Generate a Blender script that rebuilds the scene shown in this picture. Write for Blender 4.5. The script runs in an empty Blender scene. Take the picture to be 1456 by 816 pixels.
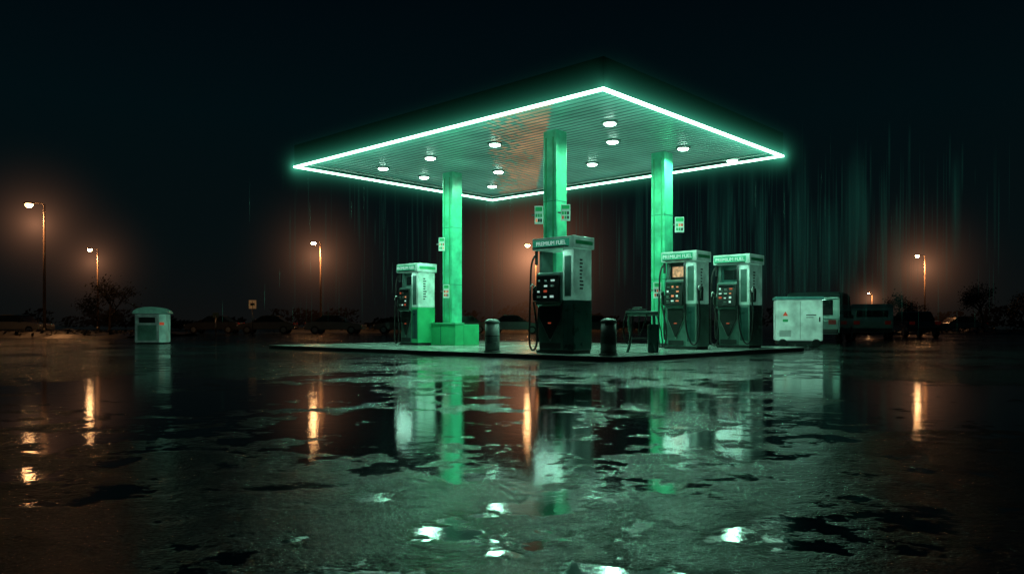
import bpy, bmesh, math, random
from mathutils import Vector, Matrix, Euler
random.seed(7)
S=bpy.context.scene
S.view_settings.view_transform='Standard'
try: S.view_settings.look='None'
except: pass
S.view_settings.exposure=0
COL=S.collection
# ---------------------------------------------------------------- materials
def mat(name,color,rough=.5,metal=0.,emis=None,estr=0.,var=.25,scale=6.,bump=0.,coat=0.,spec=.5):
    m=bpy.data.materials.new(name); m.use_nodes=True
    nt=m.node_tree; N=nt.nodes; L=nt.links
    b=N['Principled BSDF']
    tc=N.new('ShaderNodeTexCoord')
    nz=N.new('ShaderNodeTexNoise'); nz.inputs['Scale'].default_value=scale; nz.inputs['Detail'].default_value=5
    L.new(tc.outputs['Object'],nz.inputs['Vector'])
    mr=N.new('ShaderNodeMapRange'); mr.inputs[1].default_value=.3; mr.inputs[2].default_value=.7
    mr.inputs[3].default_value=1-var; mr.inputs[4].default_value=1+var*.4
    L.new(nz.outputs['Fac'],mr.inputs[0])
    mx=N.new('ShaderNodeVectorMath'); mx.operation='SCALE'
    mx.inputs[0].default_value=color[:3]
    L.new(mr.outputs[0],mx.inputs['Scale'])
    L.new(mx.outputs[0],b.inputs['Base Color'])
    rr=N.new('ShaderNodeMapRange'); rr.inputs[3].default_value=max(.02,rough-.12); rr.inputs[4].default_value=min(1,rough+.12)
    L.new(nz.outputs['Fac'],rr.inputs[0]); L.new(rr.outputs[0],b.inputs['Roughness'])
    b.inputs['Metallic'].default_value=metal
    b.inputs['Coat Weight'].default_value=coat
    b.inputs['Specular IOR Level'].default_value=spec
    if emis:
        b.inputs['Emission Color'].default_value=(*emis,1); b.inputs['Emission Strength'].default_value=estr
        if var:
            es=N.new('ShaderNodeMath'); es.operation='MULTIPLY'; es.inputs[1].default_value=estr
            L.new(mr.outputs[0],es.inputs[0]); L.new(es.outputs[0],b.inputs['Emission Strength'])
    if bump:
        bp=N.new('ShaderNodeBump'); bp.inputs['Strength'].default_value=bump; bp.inputs['Distance'].default_value=.02
        L.new(nz.outputs['Fac'],bp.inputs['Height']); L.new(bp.outputs[0],b.inputs['Normal'])
    return m
def vol_mat(name,color,k,mode,step=1.,power=2.,eps=.02):
    m=bpy.data.materials.new(name); m.use_nodes=True
    nt=m.node_tree; N=nt.nodes; L=nt.links; N.clear()
    out=N.new('ShaderNodeOutputMaterial'); em=N.new('ShaderNodeEmission')
    em.inputs[0].default_value=(*color,1)
    tc=N.new('ShaderNodeTexCoord'); src=tc.outputs['Object']
    if mode=='tube':
        vm=N.new('ShaderNodeVectorMath'); vm.operation='MULTIPLY'; vm.inputs[1].default_value=(0,1,1)
        L.new(src,vm.inputs[0]); src=vm.outputs[0]
    ln=N.new('ShaderNodeVectorMath'); ln.operation='LENGTH'; L.new(src,ln.inputs[0])
    def M(op,a,b=None):
        n=N.new('ShaderNodeMath'); n.operation=op
        for i,v in enumerate((a,b)):
            if v is None: continue
            if isinstance(v,(int,float)): n.inputs[i].default_value=v
            else: L.new(v,n.inputs[i])
        return n.outputs[0]
    r=ln.outputs['Value']
    inv=M('MAXIMUM',M('SUBTRACT',1.,r),0.)
    fall=M('POWER',inv,power)
    den=M('ADD',M('MULTIPLY',r,r),eps)
    st=M('MULTIPLY',M('DIVIDE',fall,den),k)
    L.new(st,em.inputs[1]); L.new(em.outputs[0],out.inputs['Volume'])
    try: m.cycles.volume_step_rate=step
    except: pass
    return m

# ---------------------------------------------------------------- helpers
def empty(name,loc=(0,0,0),rz=0.):
    e=bpy.data.objects.new(name,None); COL.objects.link(e); e.location=loc; e.rotation_euler=(0,0,rz); e.empty_display_size=.3
    return e
def obj(name,bm,m,parent=None,loc=(0,0,0),rot=(0,0,0),smooth=False):
    me=bpy.data.meshes.new(name); bm.to_mesh(me); bm.free()
    o=bpy.data.objects.new(name,me); COL.objects.link(o)
    if m: me.materials.append(m)
    if smooth:
        for p in me.polygons: p.use_smooth=True
    o.location=loc; o.rotation_euler=rot
    if parent: o.parent=parent
    return o
def box(name,mn,mx,m,parent=None,bev=.01,rot=(0,0,0),seg=2):
    bm=bmesh.new(); bmesh.ops.create_cube(bm,size=1)
    c=[(a+b)/2 for a,b in zip(mn,mx)]; s=[b-a for a,b in zip(mn,mx)]
    for v in bm.verts: v.co=Vector((v.co.x*s[0],v.co.y*s[1],v.co.z*s[2]))
    if bev>0:
        bmesh.ops.bevel(bm,geom=bm.edges[:],offset=min(bev,min(s)*.45),segments=seg,affect='EDGES',profile=.6)
    return obj(name,bm,m,parent,c,rot)
def cyl(name,r1,r2,h,m,parent=None,loc=(0,0,0),rot=(0,0,0),seg=24,bev=0):
    bm=bmesh.new(); bmesh.ops.create_cone(bm,cap_ends=True,segments=seg,radius1=r1,radius2=r2,depth=h)
    if bev:
        ed=[e for e in bm.edges if abs(e.verts[0].co.z-e.verts[1].co.z)<1e-5]
        bmesh.ops.bevel(bm,geom=ed,offset=bev,segments=3,affect='EDGES')
    o=obj(name,bm,m,parent,loc,rot)
    for p in o.data.polygons: p.use_smooth=abs(p.normal.z)<.9
    return o
def tube(name,pts,r,m,parent=None,loc=(0,0,0),res=8):
    cu=bpy.data.curves.new(name,'CURVE'); cu.dimensions='3D'; cu.bevel_depth=r; cu.bevel_resolution=3; cu.resolution_u=res
    sp=cu.splines.new('NURBS'); sp.points.add(len(pts)-1)
    for p,c in zip(sp.points,pts): p.co=(*c,1)
    sp.use_endpoint_u=True; sp.order_u=3
    o=bpy.data.objects.new(name,cu); COL.objects.link(o); cu.materials.append(m)
    if parent: o.parent=parent
    o.location=loc
    return o
def prism(name,poly,axis,a,b,m,parent=None,bev=.0,loc=(0,0,0),rot=(0,0,0)):
    bm=bmesh.new()
    def P(p,t): return (t,p[0],p[1]) if axis=='x' else ((p[0],t,p[1]) if axis=='y' else (p[0],p[1],t))
    A=[bm.verts.new(P(p,a)) for p in poly]; B=[bm.verts.new(P(p,b)) for p in poly]
    bm.faces.new(A); bm.faces.new(B[::-1]); n=len(poly)
    for i in range(n): bm.faces.new((A[i],B[i],B[(i+1)%n],A[(i+1)%n]))
    bmesh.ops.recalc_face_normals(bm,faces=bm.faces[:])
    if bev: bmesh.ops.bevel(bm,geom=bm.edges[:],offset=bev,segments=2,affect='EDGES')
    return obj(name,bm,m,parent,loc,rot)
def text(name,s,size,m,parent,loc,rot,align='CENTER',ext=.002):
    cu=bpy.data.curves.new(name,'FONT'); cu.body=s; cu.size=size; cu.align_x=align; cu.align_y='CENTER'; cu.extrude=ext
    o=bpy.data.objects.new(name,cu); COL.objects.link(o); cu.materials.append(m); o.parent=parent; o.location=loc; o.rotation_euler=rot
    return o

# ---------------------------------------------------------------- camera
CAMH=.7
cam=bpy.data.cameras.new('camera'); co=bpy.data.objects.new('camera',cam); COL.objects.link(co)
co.location=(0,0,CAMH); co.rotation_euler=(math.radians(90),0,0)
cam.sensor_width=36; cam.lens=27.3; cam.shift_y=54/1456; cam.clip_end=3000; cam.clip_start=.05
S.camera=co

# ---------------------------------------------------------------- world
w=bpy.data.worlds.new('World'); S.world=w; w.use_nodes=True
nt=w.node_tree; N=nt.nodes; L=nt.links; bg=N['Background']
sky=N.new('ShaderNodeTexSky'); sky.sky_type='NISHITA'; sky.sun_disc=False
sky.sun_elevation=math.radians(-4); sky.sun_rotation=math.radians(200)
tint=N.new('ShaderNodeMix'); tint.data_type='RGBA'; tint.blend_type='MULTIPLY'; tint.inputs[0].default_value=1
L.new(sky.outputs[0],tint.inputs[6]); tint.inputs[7].default_value=(.10,.48,.6,1)
add=N.new('ShaderNodeMix'); add.data_type='RGBA'; add.blend_type='ADD'; add.inputs[0].default_value=1
L.new(tint.outputs[2],add.inputs[6])
tc=N.new('ShaderNodeTexCoord'); sp=N.new('ShaderNodeSeparateXYZ'); L.new(tc.outputs['Generated'],sp.inputs[0])
rp=N.new('ShaderNodeValToRGB'); L.new(sp.outputs['Z'],rp.inputs[0])
e=rp.color_ramp.elements; e[0].position=0; e[0].color=(.065,.072,.07,1); e[1].position=.42; e[1].color=(.002,.022,.040,1)
x=e.new(.1); x.color=(.028,.070,.080,1)
x=e.new(.25); x.color=(.008,.060,.080,1)
L.new(rp.outputs[0],add.inputs[7])
L.new(add.outputs[2],bg.inputs[0]); bg.inputs[1].default_value=.065

# ---------------------------------------------------------------- ground
def ground_mat():
    m=bpy.data.materials.new('wet_asphalt'); m.use_nodes=True
    nt=m.node_tree; N=nt.nodes; L=nt.links; b=N['Principled BSDF']
    tc=N.new('ShaderNodeTexCoord'); src=tc.outputs['Object']
    def noise(sc,det,ro=.55,dist=0.):
        n=N.new('ShaderNodeTexNoise'); n.inputs['Scale'].default_value=sc; n.inputs['Detail'].default_value=det
        n.inputs['Roughness'].default_value=ro; n.inputs['Distortion'].default_value=dist; L.new(src,n.inputs['Vector']); return n.outputs['Fac']
    def ramp(f,a,b_,lo=0.,hi=1.):
        r=N.new('ShaderNodeMapRange'); r.interpolation_type='SMOOTHSTEP'
        r.inputs[1].default_value=a; r.inputs[2].default_value=b_; r.inputs[3].default_value=lo; r.inputs[4].default_value=hi
        L.new(f,r.inputs[0]); return r.outputs[0]
    def M(op,a,b_):
        n=N.new('ShaderNodeMath'); n.operation=op
        for i,v in enumerate((a,b_)):
            if isinstance(v,(int,float)): n.inputs[i].default_value=v
            else: L.new(v,n.inputs[i])
        return n.outputs[0]
    big=noise(.36,7,.6,.5); mid=noise(2.6,7,.7); grit=noise(62,3,.65); rip=noise(7,3,.55); peb=noise(18,3,.6)
    # shallow drainage dip running across the tarmac in front of the island holds more water
    s=N.new('ShaderNodeSeparateXYZ'); L.new(src,s.inputs[0])
    dip=M('MULTIPLY',ramp(s.outputs['Y'],3.4,5.0),ramp(s.outputs['Y'],12.,7.5))
    lvl=M('ADD',M('ADD',M('MULTIPLY',big,.52),M('MULTIPLY',mid,.48)),M('MULTIPLY',dip,.06))
    pud=ramp(lvl,.478,.53)
    dry=M('SUBTRACT',1.,pud)
    rd=ramp(mid,.3,.7,.10,.20)
    rough=M('ADD',M('MULTIPLY',rd,dry),M('MULTIPLY',pud,.055))
    L.new(rough,b.inputs['Roughness'])
    cr=N.new('ShaderNodeMix'); cr.data_type='RGBA'; L.new(pud,cr.inputs[0])
    cr.inputs[6].default_value=(.020,.024,.023,1); cr.inputs[7].default_value=(.006,.007,.008,1)
    mu=N.new('ShaderNodeVectorMath'); mu.operation='SCALE'; L.new(cr.outputs[2],mu.inputs[0]); L.new(ramp(grit,.35,.65,.3,1.7),mu.inputs['Scale'])
    L.new(mu.outputs[0],b.inputs['Base Color'])
    b.inputs['IOR'].default_value=1.33
    h=M('ADD',M('MULTIPLY',M('MULTIPLY',grit,M('ADD',dry,.06)),.0070),M('ADD',M('MULTIPLY',rip,.0014),M('MULTIPLY',M('MULTIPLY',peb,dry),.006)))
    bp=N.new('ShaderNodeBump'); bp.inputs['Strength'].default_value=.75; bp.inputs['Distance'].default_value=1.
    L.new(h,bp.inputs['Height']); L.new(bp.outputs[0],b.inputs['Normal'])
    return m
bm=bmesh.new(); bmesh.ops.create_grid(bm,x_segments=8,y_segments=8,size=900)
obj('ground',bm,ground_mat())

# common materials
GREENL=(.36,1,.66)
white=mat('white_paint',(.78,.82,.80),.35,var=.35,scale=4,coat=.3)
glow_white=mat('white_panel_glow',(.62,.74,.69),.35,emis=(.30,.90,.62),estr=.12,var=.45,scale=3,coat=.3)  # glow added to the white to brighten panels, no lamp behind
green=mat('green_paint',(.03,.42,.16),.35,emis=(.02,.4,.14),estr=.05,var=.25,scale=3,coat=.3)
colgreen=mat('column_green_glow',(.07,.56,.30),.4,emis=(.05,.54,.30),estr=.13,var=.5,scale=2.5)  # added glow brightens the green, columns hold no lamp
dteal=mat('dark_teal_paint',(.025,.09,.08),.3,var=.4,scale=5,coat=.4)
gteal=mat('grey_teal_metal',(.095,.18,.155),.32,metal=.25,var=.4,scale=4,coat=.2)
gside=mat('pump_side_metal',(.17,.28,.245),.35,metal=.25,var=.45,scale=3,coat=.2)
black=mat('black_plastic',(.012,.014,.014),.4,var=.3)
rubber=mat('rubber',(.01,.01,.01),.45,spec=.5)
steel=mat('steel',(.35,.37,.36),.35,metal=.9)
dsteel=mat('dark_steel',(.05,.055,.055),.45,metal=.6)
glass=mat('dark_glass',(.01,.015,.015),.08,spec=.8)
e_orange=mat('display_orange',(.3,.1,.05),.4,emis=(1,.36,.16),estr=.7)
e_white=mat('display_white',(.5,.5,.5),.4,emis=(.6,1,.85),estr=.55)
e_red=mat('display_red',(.4,.05,.03),.4,emis=(1,.14,.06),estr=.28)
neon_m=mat('neon_tube',(.8,1,.9),.4,emis=(.46,1,.72),estr=9.5,var=0)
lamp_m=mat('lamp_lens',(.9,1,.95),.4,emis=(.62,1,.82),estr=26,var=0)
sod_m=mat('sodium_lens',(1,.7,.4),.4,emis=(1,.50,.20),estr=130,var=0)
concrete=mat('wet_concrete',(.30,.34,.32),.22,var=.5,scale=1.3,bump=.2)

# ---------------------------------------------------------------- station
RZ=math.radians(-42.8); ex=Vector((math.cos(RZ),math.sin(RZ))); ey=Vector((-math.sin(RZ),math.cos(RZ)))
ISL=.10
Np=(1.95,14.55)
isl=empty('forecourt_island',(Np[0],Np[1],0),RZ)
def rr_poly(x0,x1,y0,y1,r,n=6):
    P=[]
    for cx,cy,a0 in ((x1-r,y0+r,-90),(x1-r,y1-r,0),(x0+r,y1-r,90),(x0+r,y0+r,180)):
        for i in range(n+1):
            a=math.radians(a0+90*i/n); P.append((cx+r*math.cos(a),cy+r*math.sin(a)))
    return P
kerbm=mat('kerb_stone',(.05,.055,.055),.4,var=.5,scale=3,bump=.2)
prism('kerb',rr_poly(-13,0,0,9.3,.7),'z',-.05,ISL-.006,kerbm,isl)
prism('slab',rr_poly(-12.86,-.14,.14,9.16,.6),'z',.0,ISL,concrete,isl)
for i in range(1,6):
    box('joint_%d'%i,(-12.8+i*2.15,.2,ISL+.001),(-12.78+i*2.15,9.1,ISL+.004),black,isl,bev=0)

# canopy
C0=(1.736,14.73); HC=5.2; LX=10.8; LY=8.06; FH=.60
can=empty('gas_station_canopy',(C0[0],C0[1],0),RZ)
fm=mat('fascia_metal',(.03,.045,.045),.4,metal=.3,var=.4,scale=1)
t=.10
box('fascia_front',(-LX,0,HC+.0),(0,t,HC+FH),fm,can,.01)
box('fascia_back',(-LX,LY-t,HC),(0,LY,HC+FH),fm,can,.01)
box('fascia_right',(-t,t+.003,HC),(0,LY-t-.003,HC+FH),fm,can,.01)
box('fascia_left',(-LX,t+.003,HC),(-LX+t,LY-t-.003,HC+FH),fm,can,.01)
box('roof',(-LX+.11,.11,HC+.35),(-.11,LY-.11,HC+.45),fm,can,.0)
sm=mat('soffit_panel_glow',(.36,.45,.42),.42,metal=.2,var=.35,scale=.8,emis=(.15,.60,.44),estr=.22)  # glow put into the panel colour to even out the lighting
orange_glow=mat('orange_glow_soffit',(.62,.34,.22),.45,metal=.2,var=.45,scale=.9,emis=(1,.45,.27),estr=.30)  # orange light on the soffit, put into tint and glow
W=.20; n=int((LY-.3)/W)
bm=bmesh.new()
def addbox(bm,mn,mx):
    r=bmesh.ops.create_cube(bm,size=1)
    for v in r['verts']: v.co=Vector([(a+b)/2+c*(b-a) for a,b,c in zip(mn,mx,v.co)])
for i in range(n):
    y=.15+i*W
    addbox(bm,(-LX+.12,y,HC+.080),(-.12,y+W-.065,HC+.088))
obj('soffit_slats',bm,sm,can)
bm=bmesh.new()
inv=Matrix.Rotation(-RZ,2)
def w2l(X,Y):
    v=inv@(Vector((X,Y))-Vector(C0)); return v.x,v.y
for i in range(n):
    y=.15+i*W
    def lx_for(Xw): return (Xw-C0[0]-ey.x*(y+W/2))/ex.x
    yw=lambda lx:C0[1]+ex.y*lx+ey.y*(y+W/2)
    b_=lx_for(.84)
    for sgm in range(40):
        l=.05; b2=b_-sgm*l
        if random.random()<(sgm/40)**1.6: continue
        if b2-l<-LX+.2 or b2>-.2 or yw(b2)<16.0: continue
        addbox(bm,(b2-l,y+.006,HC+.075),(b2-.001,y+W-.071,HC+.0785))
obj('orange_glow_strips',bm,orange_glow,can)
box('soffit_void',(-LX+.12,.12,HC+.15),(-.12,LY-.12,HC+.17),black,can,0)
z0,z1=HC-.042,HC+.010; q=.07
box('neon_front',(-LX-.02,-.02,z0),(.02,q,z1),neon_m,can,.02)
box('neon_back',(-LX-.02,LY-q,z0),(.02,LY+.02,z1),neon_m,can,.02)
box('neon_right',(-q,q+.002,z0),(.02,LY-q-.002,z1),neon_m,can,.02)
box('neon_left',(-LX-.02,q+.002,z0),(-LX+q,LY-q-.002,z1),neon_m,can,.02)
box('inner_trim_back',(-LX+.3,LY-.42,HC+.02),(-.3,LY-.36,HC+.075),steel,can,.005)
box('inner_trim_left',(-LX+.36,.3,HC+.02),(-LX+.42,LY-.43,HC+.075),steel,can,.005)
def glow_tube(name,a,b,R,k):  # added emissive tube paints the neon's bloom into the air
    a=Vector(a);b=Vector(b); d=b-a
    bm=bmesh.new(); bmesh.ops.create_cone(bm,cap_ends=True,segments=20,radius1=1,radius2=1,depth=1)
    bmesh.ops.rotate(bm,verts=bm.verts,matrix=Matrix.Rotation(math.radians(90),3,'Y'))
    o=obj(name,bm,vol_mat(name+'_m',(.12,1,.60),k,'tube',.6,2.4,.012),can,(a+b)/2,(0,0,math.atan2(d.y,d.x)))
    o.scale=(d.length+.2,R,R); return o
GR=1.0; gk=.013
glow_tube('glow_front',(-LX,0,HC-.02),(0,0,HC-.02),GR,gk)
glow_tube('glow_right',(0,0,HC-.02),(0,LY,HC-.02),GR,gk)
glow_tube('glow_back',(-LX,LY,HC-.02),(0,LY,HC-.02),GR,gk*.5)
glow_tube('glow_left',(-LX,0,HC-.02),(-LX,LY,HC-.02),GR,gk*.5)
lights=[(2.21,17.55),(2.5,19.3),(-.43,19.6),(-2.23,21.2),(-3.75,22.6),(-2.71,23.95),(-.4,23.1),(-.65,25.5),(2.27,22.0),(4.42,20.05),(6.1,21.5)]
for i,(X,Y) in enumerate(lights):
    lx,ly=w2l(X,Y)
    cyl('luminaire_bezel_%d'%i,.17,.20,.04,steel,can,(lx,ly,HC+.058))
    cyl('luminaire_%d'%i,.12,.145,.03,lamp_m,can,(lx,ly,HC+.026),seg=20,bev=.008)
    ld=bpy.data.lights.new('canopy_lamp_%d'%i,'SPOT'); ld.energy=340; ld.color=GREENL; ld.shadow_soft_size=.10
    ld.spot_size=math.radians(165); ld.spot_blend=.4
    lo=bpy.data.objects.new('canopy_lamp_%d'%i,ld); COL.objects.link(lo); lo.parent=can; lo.location=(lx,ly,HC-.02)
cols=[(1.02,18.4,.40,'m'),(-1.8,23.4,.42,'l'),(4.0,20.7,.42,'r')]
for X,Y,s,nm in cols:
    lx,ly=w2l(X,Y); h=s/2
    box('column_'+nm,(lx-h,ly-h,ISL),(lx+h,ly+h,HC+.072),colgreen,can,.025)
    for k_ in (-1,1):
        box('column_rib_%s%d'%(nm,k_),(lx+k_*h*.55-.015,ly-h-.012,ISL+.3),(lx+k_*h*.55+.015,ly-h+.002,HC-.1),green,can,.003)
    box('column_base_'+nm,(lx-h-.05,ly-h-.05,ISL),(lx+h+.05,ly+h+.05,ISL+.12),dsteel,can,.01)
    for z_ in (1.9,3.6):
        box('column_joint_%s%d'%(nm,int(z_)),(lx-h-.003,ly-h-.003,z_),(lx+h+.003,ly+h+.003,z_+.012),dteal,can,0)
def flag_sign(X,Y,z,wd=.3,ht=.42,rz=0.):
    s=empty('pump_number_sign',(X,Y,z),rz)
    box('panel',(-wd/2,-.015,-ht/2),(wd/2,.015,ht/2),glow_white,s,.008)
    box('green_band',(-wd/2+.02,-.019,ht*.22),(wd/2-.02,-.0155,ht*.45),green,s,0)
    for i in range(3):
        for j in range(2):
            box('icon_%d%d'%(i,j),(-wd*.38+i*wd*.27,-.019,-ht*.38+j*ht*.27),(-wd*.38+i*wd*.27+wd*.2,-.0155,-ht*.38+j*ht*.27+ht*.18),random.choice([e_red,e_orange,green,black]),s,0)
    box('bracket',(-wd/2-.07,-.01,-.02),(-wd/2,.01,.02),steel,s,0)
    return s
flag_sign(.63,18.2,3.27,.2,.42); flag_sign(1.24,18.0,3.3,.22,.38)
flag_sign(4.40,20.4,3.33,.24,.4); flag_sign(-2.09,23.1,3.1,.18,.4)
flag_sign(3.78,20.2,1.6,.2,.42); flag_sign(-1.95,23.05,1.7,.18,.4)

# ---------------------------------------------------------------- fuel pumps
e_orange_dim=mat('poster_warm',(.5,.25,.15),.4,emis=(1,.45,.25),estr=.45,var=.7,scale=12)
hgreen=mat('header_green',(.03,.35,.18),.4,emis=(.04,.5,.28),estr=.30)
def pump(X,Y,w=1.0,d=.62,H=2.42,style=0):
    P=empty('fuel_pump',(X,Y,ISL),RZ)
    a,b=-w/2,w/2; f=-d/2; k=d/2
    box('plinth',(a+.02,f+.02,0),(b-.02,k-.02,.07),dsteel,P,.01)
    prism('cabinet',[(a+.1,.07),(b-.31,.07),(b-.31,1.70),(a+.06,1.70),(a+.06,.95)],'y',f+.03,k-.03,gteal,P,.012)
    sidelow={0:dteal,1:green,2:gside,3:gside}[style]
    box('pillar_low',(b-.31+.003,f,.07),(b,k,1.12),sidelow,P,.02)
    box('pillar_high',(b-.31+.003,f+.004,1.123),(b-.004,k-.004,H-.26),glow_white,P,.02)
    box('pillar_front_panel',(b-.27,f-.006,.2),(b-.05,f+.0,1.05),dteal,P,.004)
    box('pillar_seam',(b-.16,f-.008,.22),(b-.15,f-.0065,1.03),black,P,0)
    box('pillar_front_slot',(b-.25,f-.002,1.2),(b-.08,f+.003,2.05),gteal,P,.002)
    box('left_post',(a+.03,f+.12,1.70),(a+.10,k-.12,H-.26),gteal,P,.01)
    box('header',(a-.03,f-.05,H-.255),(b+.03,k+.05,H),glow_white,P,.02)
    box('header_band',(a+.0,f-.056,H-.21),(b-.08,f-.0505,H-.05),hgreen,P,0)
    text('header_text','PREMIUM FUEL',.125,e_white,P,((a+b-.08)/2,f-.058,H-.13),(math.radians(90),0,0))
    box('header_side_band',(b+.0303,f+.02,H-.17),(b+.034,k-.02,H-.09),green,P,0)
    if style!=0:
        box('upper_panel',(a+.1,f+.2,1.70),(b-.31,f+.23,H-.256),{1:gteal,2:black,3:dteal}[style],P,0)
        box('screen',(a+.16,f+.185,1.8),(b-.36,f+.199,2.06),{1:glass,2:e_orange_dim,3:glass}[style],P,.004)
    ad=bpy.data.lights.new('front_fill','AREA'); ad.shape='RECTANGLE'; ad.size=w*.7; ad.size_y=.06; ad.energy=7; ad.color=(.45,1,.75)  # added fill light to brighten the pump front
    ao=bpy.data.objects.new('front_fill',ad); COL.objects.link(ao); ao.parent=P; ao.location=(0,f-.16,H-.24); ao.rotation_euler=(math.radians(-12),0,0)
    box('front_fill_housing',(a+.1,f-.20,H-.232),(b-.1,f-.05,H-.21),dsteel,P,.005)  # shell made up for the added fill light
    cx0,cx1=a+.10,b-.34
    prism('console',[(f-.10,1.10),(f-.05,1.66),(f+.05,1.70),(f+.05,1.0)],'x',cx0,cx1,black,P,.01)
    prism('console_frame',[(f-.06,1.04),(f-.03,1.70),(f+.05,1.73),(f+.05,.97)],'x',cx0-.03,cx1+.025,gteal,P,.01)
    cw=cx1-cx0
    for j in range(4):
        for i in range(3):
            if random.random()<.15: continue
            z=1.18+j*.115; yy=f-.10+(z-1.10)/.56*.05-.008
            x0=cx0+.05+i*(cw-.1)/3; x1=x0+(cw-.1)/3*random.uniform(.3,.6)
            m_=random.choice([e_white,e_white,e_orange,e_orange,e_red,steel,white,steel])
            box('button_%d%d'%(i,j),(x0,yy,z),(x1,yy+.01,z+random.uniform(.025,.055)),m_,P,.002)
            if random.random()<.5: box('label_%d%d'%(i,j),(x0,yy+.002,z-.03),(x0+.1,yy+.01,z-.018),steel,P,0)
    box('display',(cx0+.05,f-.066,1.585),(cx1-.05,f-.04,1.645),glass,P,.003)
    prism('shield',[(cx0+.03,1.02),(cx1-.03,1.02),(cx1-.03,.75),((cx0+cx1)/2+.02,.30),((cx0+cx1)/2-.02,.30),(cx0+.03,.75)],'y',f+.0,f+.035,black,P,.008)
    prism('shield_trim',[(cx0+.01,1.05),(cx1-.01,1.05),(cx1-.01,.74),((cx0+cx1)/2,.24),(cx0+.01,.74)],'y',f+.015,f+.032,steel,P,.004)
    box('shield_logo',((cx0+cx1)/2-.04,f-.006,.63),((cx0+cx1)/2+.04,f-.001,.655),e_red,P,0)
    box('kick_panel',(cx0+.04,f+.018,.10),(cx1-.04,f+.028,.22),dsteel,P,.003)
    for q_ in range(9):
        box('side_mark_%d'%q_,(b-.0035,f+.2,1.35+q_*.075),(b+.0005,f+.2+random.uniform(.06,.13),1.385+q_*.075),dsteel,P,0)
    def nozzle(x,y,z,sgn):
        n=empty('nozzle_%d'%int(100*x+50),(x,y,z)); n.parent=P
        box('holster',(-.05,-.07,-.16),(.05,.07,.1),black,n,.015)
        prism('grip',[(-.03,-.12),(.03,-.14),(.05,.12),(.02,.2),(-.04,.16)],'x',-.028+.0,.028,dsteel,n,.008,loc=(sgn*.07,-.05,0))
        tube('spout',[(sgn*.07,-.04,.16),(sgn*.07,-.10,.24),(sgn*.07,-.18,.2),(sgn*.07,-.2,.1)],.014,steel,n)
        tube('lever',[(sgn*.07,-.09,-.1),(sgn*.07,-.13,0),(sgn*.07,-.08,.1)],.008,steel,n)
    nozzle(a+.02,f+.10,1.25,-1)
    nozzle(a+.02,f+.38,1.25,-1)
    r=.022
    tube('hose_1',[(a-.0,f+.05,2.12),(a-.08,f-.02,2.05),(a-.09,f-.04,1.4),(a-.1,f-.06,.5),(a-.08,f-.08,.1),(a+.06,f-.1,.04),(a+.16,f-.09,.2),(a+.09,f-.06,.75),(a-.05,f+.02,1.1)],r,rubber,P)
    tube('hose_2',[(a-.0,f+.35,2.12),(a-.07,f+.3,2.0),(a-.12,f+.3,1.2),(a-.14,f+.25,.5),(a-.08,f+.2,.15),(a-.02,f+.2,.5),(a-.05,f+.33,1.1)],r,rubber,P)
    box('hose_mast_1',(a-.012,f+.02,1.9),(a+.03,f+.08,H-.256),dsteel,P,.005)
    if style in(2,3):
        tube('hose_3',[(b+.02,f+.0,1.5),(b+.09,f-.05,1.3),(b+.12,f-.05,.6),(b+.06,f-.06,.12),(b-.12,f-.09,.12),(b-.28,f-.07,.6),(b-.3,f-.05,1.1)],r,rubber,P)
        nozzle(b+.03,f+.12,1.35,1)
        box('hose_mast_2',(b-.33,f-.06,.9),(b-.29,f-.02,H-.27),black,P,.005)
    return P
pump(1.10,16.72,1.08,.62,2.46,0)
pump(-2.87,23.36,.92,.66,2.42,1)
pump(4.36,19.45,.94,.62,2.42,2)
pump(6.02,20.62,.98,.74,2.44,3)

g=empty('column_plinth_box',(-1.72,23.30,ISL),RZ)
box('body',(-.66,-.55,0),(.62,-.22,.62),green,g,.02)
box('body_side',(.23,-.218,0),(.62,.42,.62),green,g,.02)
box('cap',(-.69,-.58,.622),(.65,-.215,.67),mat('plinth_cap',(.08,.5,.25),.4),g,.01)
box('panel_line',(-.02,-.556,.06),(0,-.5505,.58),dteal,g,0)

def bollard(X,Y,h=.72,r=.155,m=None):
    b=empty('bollard',(X,Y,ISL))
    cyl('base_ring',r+.03,r+.03,.04,dsteel,b,(0,0,.02),bev=.008)
    cyl('post',r,r*.97,h-.13,m,b,(0,0,.04+(h-.13)/2),seg=32)
    cyl('neck',r*.86,r*.86,.03,dsteel,b,(0,0,h-.075),seg=32)
    bm=bmesh.new(); bmesh.ops.create_uvsphere(bm,u_segments=32,v_segments=12,radius=1)
    for v in bm.verts: v.co=Vector((v.co.x*r*1.04,v.co.y*r*1.04,max(v.co.z,-.35)*.08))
    obj('cap',bm,m,b,(0,0,h-.06),smooth=True)
    for q_ in (.3,.5): 
        cyl('band_%d'%int(q_*10),r+.004,r+.004,.02,dsteel,b,(0,0,h*q_),seg=32)
bollard(-.44,17.3,.72,.165,mat('bollard_grey',(.16,.20,.19),.45,var=.4,bump=.1))
bollard(1.92,15.45,.72,.16,mat('bollard_dark',(.04,.05,.048),.45,var=.4,bump=.1))

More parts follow.
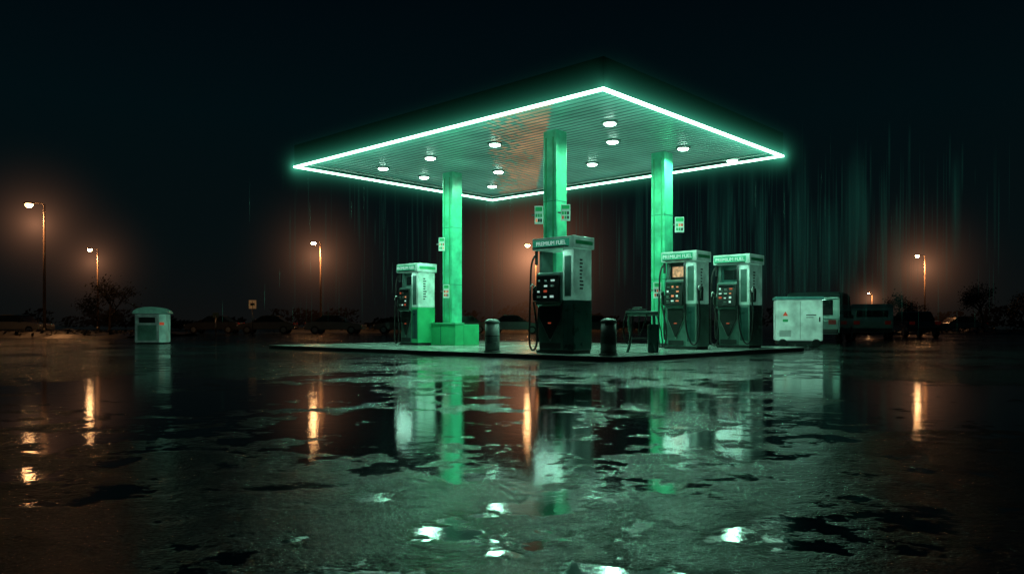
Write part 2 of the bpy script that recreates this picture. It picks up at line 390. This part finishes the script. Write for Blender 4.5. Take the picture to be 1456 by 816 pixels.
s=empty('windscreen_wash_stand',(2.86,17.1,ISL),math.radians(-8))
box('top_tray',(-.36,-.2,.80),(.34,.2,.90),gside,s,.03)
box('tray_lid',(-.30,-.16,.903),(.1,.16,.945),dsteel,s,.015)
box('handle_box',(-.2,-.1,.947),(.0,.1,.99),steel,s,.01)
for x_ in (-.3,.28):
    for y_ in (-.15,.15):
        tube('leg',[(x_*.9,y_,.82),(x_*1.0,y_,.6),(x_*.72,y_*1.1,.3),(x_*1.05,y_*1.2,.0)],.03,gside,s)
box('bucket',(.12,-.2,.0),(.36,.14,.62),dteal,s,.04)
tube('hose_a',[(-.34,-.2,.84),(-.42,-.25,.6),(-.35,-.25,.15),(-.22,-.25,.3),(-.2,-.22,.8)],.02,rubber,s)
tube('hose_b',[(.1,-.22,.84),(.02,-.26,.5),(-.1,-.25,.3),(-.05,-.22,.8)],.016,rubber,s)
tube('squeegee_handle',[(.3,0,.85),(.42,-.05,.6),(.45,-.1,.1)],.015,steel,s)
box('cross_bar',(-.28,-.02,.28),(.14,.02,.32),dsteel,s,.008)

s=empty('equipment_cabinet',(9.2,25.0,0),math.radians(-14))
box('body',(-.70,-.45,.2),(.70,.55,1.50),mat('cabinet_white',(.75,.8,.77),.4,emis=(.45,.95,.75),estr=.17,var=.5,scale=2),s,.05,seg=3)  # body and lid colours carry added glow in place of canopy light
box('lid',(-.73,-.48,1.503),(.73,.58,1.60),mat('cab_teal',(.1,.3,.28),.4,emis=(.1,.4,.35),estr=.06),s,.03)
box('skid',(-.66,-.4,.08),(.66,.5,.198),dsteel,s,.01)
for x_ in (-.5,.5):
    cyl('wheel_%d'%int(x_*2),.13,.13,.1,rubber,s,(x_,-.42,.13),(math.radians(90),0,0),bev=.02)
for j in range(6):
    box('vent_%d'%j,(-.60,-.456,.34+j*.035),(-.25,-.4505,.352+j*.035),dsteel,s,0)
box('door_seam_v',(.02,-.455,.26),(.03,-.4505,1.45),dsteel,s,0)
prism('warning_triangle',[(-.50,.99),(-.34,.99),(-.42,1.13)],'y',-.457,-.4505,e_red,s)
box('label_1',(.2,-.456,1.0),(.5,-.4505,1.03),dsteel,s,0); box('label_2',(.2,-.456,.93),(.42,-.4505,.95),dsteel,s,0)
box('latch',(.58,-.47,.8),(.62,-.4505,.95),dsteel,s,.004)
box('label_3',(-.5,-.456,.8),(-.34,-.4505,.88),green,s,0)

s=empty('waste_bin_kiosk',(-13.35,28.8,0),math.radians(12))
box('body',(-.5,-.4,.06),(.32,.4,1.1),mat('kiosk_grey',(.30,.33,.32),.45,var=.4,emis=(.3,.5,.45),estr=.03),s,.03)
box('side',(.323,-.38,.06),(.56,.38,1.1),glow_white,s,.02)
pl=[]
for i in range(9):
    a_=math.pi*i/8; pl.append((.03+.62*math.cos(a_),1.12+.25*math.sin(a_)))
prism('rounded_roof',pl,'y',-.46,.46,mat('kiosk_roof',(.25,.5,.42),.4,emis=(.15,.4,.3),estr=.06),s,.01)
box('slot',(-.35,-.41,.78),(.2,-.4005,.98),black,s,.003)
box('door',(-.4,-.408,.14),(.24,-.4005,.7),gside,s,.004)
box('foot',(-.46,-.36,0),(.5,.36,.058),dsteel,s,0)
box('red_stripe',(.34,-.388,.7),(.5,-.3805,.8),e_red,s,0)

# ---------------------------------------------------------------- vehicles
tailm=mat('tail_lamp',(.3,.01,.01),.3,emis=(1,.05,.02),estr=.01)
def car(X,Y,rz,L_=4.4,Wd=1.8,H=1.45,color=(.02,.03,.03),van=False,name='parked_car'):
    c=empty(name,(X,Y,0),rz)
    pm=mat('car_paint',color,.2,metal=.3,coat=1,var=.1)
    h=L_/2
    if van:
        prof=[(-h,.35),(-h,.8),(-h+.12,1.05),(-h+.75,1.12),(-h+1.35,H*.97),(-h+1.8,H),(h-.35,H),(h-.08,H-.25),(h,.9),(h,.35)]
        gl=[(-h+.85,1.15),(-h+1.42,H-.12),(h-.45,H-.12),(h-.25,1.12)]
    else:
        prof=[(-h,.35),(-h+.02,.65),(-h+.2,.78),(-h+1.1,.92),(-h+1.15,.93),(h-.75,.95),(h-.1,.88),(h,.6),(h,.35)]
        gl=[(-h+1.15,.93),(-h+1.85,H-.05),(-h+2.3,H),(h-1.4,H),(h-.7,.95)]
    prism('body',prof,'y',-Wd/2,Wd/2,pm,c,.05)
    if van:
        prism('side_glass',gl,'y',-Wd/2-.006,Wd/2+.006,glass,c)
        box('rear_window',(h-.16,-Wd*.38,1.08),(h+.004,Wd*.38,H-.32),glass,c,.02)
        prism('windscreen',[(-h+.78,1.13),(-h+1.36,H*.955),(-h+1.33,H*.96),(-h+.74,1.14)],'y',-Wd*.42,Wd*.42,glass,c)
    else:
        prism('cabin_glass',gl,'y',-Wd/2+.13,Wd/2-.13,glass,c,.04)
        prism('roof',[(-h+1.8,H-.03),(-h+2.3,H+.02),(h-1.45,H+.02),(h-1.25,H-.06)],'y',-Wd/2+.15,Wd/2-.15,pm,c,.02)
    for x_ in (-h+.8,h-.8):
        for y_ in (-Wd/2+.1,Wd/2-.1):
            cyl('wheel',.33,.33,.22,rubber,c,(x_,y_,.33),(math.radians(90),0,0),bev=.03)
            cyl('hub',.2,.2,.225,steel,c,(x_,y_,.33),(math.radians(90),0,0),seg=12)
    for y_ in (-Wd*.37,Wd*.37):
        box('headlamp',(-h-.01,y_-.16,.6),(-h+.1,y_+.16,.74),white,c,.02)
        box('tail_light',(h-.08,y_-.14,.72),(h+.012,y_+.14,.9),tailm,c,.02)
    box('bumper',(h-.05,-Wd/2+.05,.38),(h+.05,Wd/2-.05,.55),black,c,.03)
    for y_ in (-Wd/2-.08,Wd/2+.08): box('mirror',(-h+1.35,y_-.07,.98),(-h+1.5,y_+.07,1.12),black,c,.02)
    return c
car(12.75,32.0,math.radians(-120),4.6,1.95,1.98,(.22,.34,.31),True,'parked_van')
car(18.2,39.5,math.radians(-112),4.4,1.85,1.72,(.26,.38,.35),True,'parked_van')
car(23.2,45,math.radians(-100),4.3,1.8,1.45,(.1,.1,.1))
for X,Y,r,cc in ((-19.5,62,5,.20),(-13.6,60,178,.30),(-8.9,63,2,.16),(.2,60,176,.6),(-24.5,64,1,.12),(-4.2,66,5,.2),(6.2,62,3,.2),(32,66,4,.16),(39,68,0,.16),(-36.5,57.5,176,.3),(-42.5,58.5,4,.35)):
    car(X,Y,math.radians(r),4.4,1.8,1.45,(cc,cc,cc*.95))

# ---------------------------------------------------------------- street lamps
pmp=mat('lamp_pole',(.30,.20,.14),.5,metal=.2)
def street_lamp(X,Y,H=8.,arm=.7,pw=1.,halo=7.,hk=.010):
    s=empty('street_lamp',(X,Y,0))
    cyl('base',.18,.14,.5,dsteel,s,(0,0,.25))
    cyl('pole',.095,.06,H-.4,pmp,s,(0,0,.4+(H-.4)/2),seg=14)
    tube('arm',[(0,0,H-.3),(0,0,H),(-arm*.5,0,H+.12),(-arm,0,H+.05)],.04,pmp,s)
    prism('head',[(-.35,.02),(.3,-.0),(.32,.1),(-.2,.14),(-.35,.08)],'y',-.16,.16,dsteel,s,.02,loc=(-arm-.15,0,H))
    bm=bmesh.new(); bmesh.ops.create_uvsphere(bm,u_segments=20,v_segments=10,radius=1)
    for v in bm.verts: v.co=Vector((v.co.x*.21,v.co.y*.15,v.co.z*.15))
    obj('lens',bm,sod_m,s,(-arm-.18,0,H-.04),smooth=True)
    ld=bpy.data.lights.new('sodium_lamp','SPOT'); ld.energy=1500*pw; ld.color=(1,.42,.14); ld.spot_size=math.radians(160); ld.spot_blend=.6; ld.shadow_soft_size=.15
    lo=bpy.data.objects.new('sodium_lamp',ld); COL.objects.link(lo); lo.parent=s; lo.location=(-arm-.18,0,H-.22)
    if halo:
        bm=bmesh.new(); bmesh.ops.create_icosphere(bm,subdivisions=3,radius=1)
        o=obj('mist_glow',bm,vol_mat('lamp_mist_glow',(1,.42,.21),hk/halo,'sphere',.9,2.5,.010),s,(-arm*.7,0,H-1.2))  # added glowing sphere imitates lamplight scattered in mist
        o.scale=(halo,halo,halo)
    return s
street_lamp(-28.3,47,8,.75,.45,6.8,.0125)
street_lamp(-40,75,8,.6,1.,9,.010)
street_lamp(-17.0,69,8,.45,1.2,9.5,.0125)
street_lamp(2.2,71,8,.6,2,13,.034)
street_lamp(43.6,82,8,.6,1.,11,.014)
street_lamp(83,179,8,.6,1.,12,.010)

s=empty('road_sign',(-16.7,50,0))
cyl('post',.035,.035,2.2,steel,s,(0,0,1.1),seg=10)
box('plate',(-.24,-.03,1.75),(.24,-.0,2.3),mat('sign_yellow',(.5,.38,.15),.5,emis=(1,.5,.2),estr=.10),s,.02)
box('plate_mark',(-.14,-.036,1.95),(.14,-.0305,2.1),black,s,0)
s=empty('small_post_sign',(-20.6,54,0))
cyl('post',.04,.04,1.4,steel,s,(0,0,.7),seg=10); box('plate',(-.2,-.03,1.2),(.2,0,1.55),gteal,s,.02)

# ---------------------------------------------------------------- vegetation and verges
bark=mat('bark',(.035,.028,.022),.9,var=.4,scale=8)
leafm=mat('foliage',(.04,.045,.028),.8,var=.6,scale=.6)
def leaf(bm,p,s):
    n=Vector((random.gauss(0,1),random.gauss(0,1),random.gauss(0,1))).normalized()
    u=n.orthogonal().normalized(); v=n.cross(u)
    bm.faces.new([bm.verts.new(p+u*s),bm.verts.new(p+v*s*.5),bm.verts.new(p-u*s),bm.verts.new(p-v*s*.5)])
def limb(bm,a,b,ra,rb,n=5):
    d=(b-a).normalized(); u=d.orthogonal().normalized(); v=d.cross(u)
    A=[bm.verts.new(a+(u*math.cos(t)+v*math.sin(t))*ra) for t in [2*math.pi*i/n for i in range(n)]]
    B=[bm.verts.new(b+(u*math.cos(t)+v*math.sin(t))*rb) for t in [2*math.pi*i/n for i in range(n)]]
    for i in range(n): bm.faces.new((A[i],A[(i+1)%n],B[(i+1)%n],B[i]))
def tree(X,Y,H,leaves=4,name='bare_tree'):
    T=empty(name,(X,Y,0)); bm=bmesh.new(); bl=bmesh.new()
    def grow(p,d,l,r,k):
        q=p+d*l; limb(bm,p,q,r,r*.7)
        if k==0:
            for _ in range(leaves): leaf(bl,q+Vector([random.gauss(0,.22) for _ in range(3)]),random.uniform(.05,.11))
            return
        for _ in range(3 if k>1 else 4):
            dd=(d+Vector((random.gauss(0,.55),random.gauss(0,.55),random.gauss(.05,.35)))).normalized()
            grow(q,dd,l*random.uniform(.6,.85),r*.65,k-1)
    grow(Vector((0,0,0)),Vector((0,0,1)),H*.27,H*.022,5)
    obj('trunk_and_branches',bm,bark,T); obj('leaves',bl,leafm,T)
tree(-28.5,55,4.4,2); tree(-33,62,3.4,3); tree(40,66,4.6,6,'tree'); tree(36,72,3.6,5,'tree'); tree(48,72,4.6,6,'tree')
bm=bmesh.new()
for i in range(150):
    X=-150+300*i/149+random.uniform(-2,2); Y=random.uniform(112,140); hh=random.uniform(2,4.2)*(.7+.4*math.sin(i*.35))
    for _ in range(110):
        a_=random.uniform(0,2*math.pi); r_=random.random()**.5*2.6; z=random.uniform(.2,1)*hh
        leaf(bm,Vector((X+r_*math.cos(a_)*(1.2-z/hh*.7),Y+r_*math.sin(a_),z)),random.uniform(.2,.5))
obj('tree_line',bm,leafm)
from mathutils import noise as mn
vm_=mat('verge',(.035,.034,.025),.45,var=.8,scale=1.2,bump=.6)
def verge(x0,x1,y0,y1,h,name='grass_verge'):
    bm=bmesh.new(); nx=int((x1-x0)/.5); ny=int((y1-y0)/.5)
    V=[[bm.verts.new((x0+(x1-x0)*i/nx,y0+(y1-y0)*j/ny,
        (math.sin(math.pi*j/ny)**.5 if 0<j<ny else 0)*h*(.35+1.3*abs(mn.fractal(Vector((x0+i*.5,y0+j*.5,0))*.35,1.,2.,5)))-.02*(j in(0,ny))))
        for j in range(ny+1)] for i in range(nx+1)]
    for i in range(nx):
        for j in range(ny): bm.faces.new((V[i][j],V[i+1][j],V[i+1][j+1],V[i][j+1]))
    for i in range(int((x1-x0)*(y1-y0)*8)):
        p=Vector((random.uniform(x0,x1),random.uniform(y0+.5,y1-.5),random.uniform(.05,h*1.1))); leaf(bm,p,random.uniform(.05,.2))
    obj(name,bm,vm_)
verge(-48,-21,42,52,.32); verge(-21,12,72,78,.4); verge(26,60,56,64,.4)

# ---------------------------------------------------------------- rain
def rain():
    bm=bmesh.new(); uv=bm.loops.layers.uv.new('u')
    def streak(X,Y,z,l,wd):
        a=random.uniform(-.5,.5); dx,dy=math.cos(a)*wd/2,math.sin(a)*wd/2; sl=random.uniform(-.005,.01)*l
        vs=[bm.verts.new(c) for c in ((X-dx,Y-dy,z),(X+dx,Y+dy,z),(X+dx+sl,Y+dy,z+l),(X-dx+sl,Y-dy,z+l))]
        f=bm.faces.new(vs)
        for lp,c in zip(f.loops,((0,0),(1,0),(1,1),(0,1))): lp[uv].uv=c
    for _ in range(400):
        X=random.uniform(-8,17) if random.random()<.55 else random.gauss(10.5,3); Y=random.uniform(26,33)
        l=random.uniform(1.2,4.5); streak(X,Y,random.uniform(.5,7.8-l),l,random.uniform(.02,.12))
    for _ in range(26):
        X=random.gauss(10,3.5); Y=random.uniform(26,33)
        l=random.uniform(3,5.5); streak(X,Y,random.uniform(.5,7.4-l),l,random.uniform(.3,.9))
    for _ in range(260):
        X=random.uniform(-7,12); Y=random.uniform(18,30)
        lx,ly=w2l(X,Y)
        if -LX-.1<lx<.1 and -.1<ly<LY+.1: continue
        streak(X,Y,random.uniform(.2,4.5),random.uniform(.4,1.2),.012)
    m=bpy.data.materials.new('rain'); m.use_nodes=True; nt=m.node_tree; N=nt.nodes; L=nt.links; N.clear()
    out=N.new('ShaderNodeOutputMaterial'); mx=N.new('ShaderNodeMixShader'); tr=N.new('ShaderNodeBsdfTransparent')
    ad=N.new('ShaderNodeAddShader'); df=N.new('ShaderNodeBsdfTranslucent'); df.inputs[0].default_value=(.3,.55,.5,1)
    em=N.new('ShaderNodeEmission'); em.inputs[0].default_value=(.08,.7,.50,1); em.inputs[1].default_value=.09  # teal glow added to streaks in place of canopy light on them
    L.new(df.outputs[0],ad.inputs[0]); L.new(em.outputs[0],ad.inputs[1])
    u=N.new('ShaderNodeUVMap'); u.uv_map='u'; s=N.new('ShaderNodeSeparateXYZ'); L.new(u.outputs[0],s.inputs[0])
    def M(op,a,b=None):
        n=N.new('ShaderNodeMath'); n.operation=op
        for i,v in enumerate((a,b)):
            if v is None: continue
            if isinstance(v,(int,float)): n.inputs[i].default_value=v
            else: L.new(v,n.inputs[i])
        return n.outputs[0]
    f=M('MULTIPLY',M('POWER',M('SINE',M('MULTIPLY',s.outputs['X'],math.pi)),2.),M('SINE',M('MULTIPLY',s.outputs['Y'],math.pi)))
    L.new(M('MULTIPLY',f,.13),mx.inputs[0]); L.new(tr.outputs[0],mx.inputs[1]); L.new(ad.outputs[0],mx.inputs[2]); L.new(mx.outputs[0],out.inputs['Surface'])
    obj('rain',bm,m)
rain()

sd=bpy.data.lights.new('moon','SUN'); sd.energy=.004; sd.angle=math.radians(5); sd.color=(.6,.8,1)
so=bpy.data.objects.new('moon',sd); COL.objects.link(so); so.rotation_euler=(math.radians(50),0,math.radians(200))
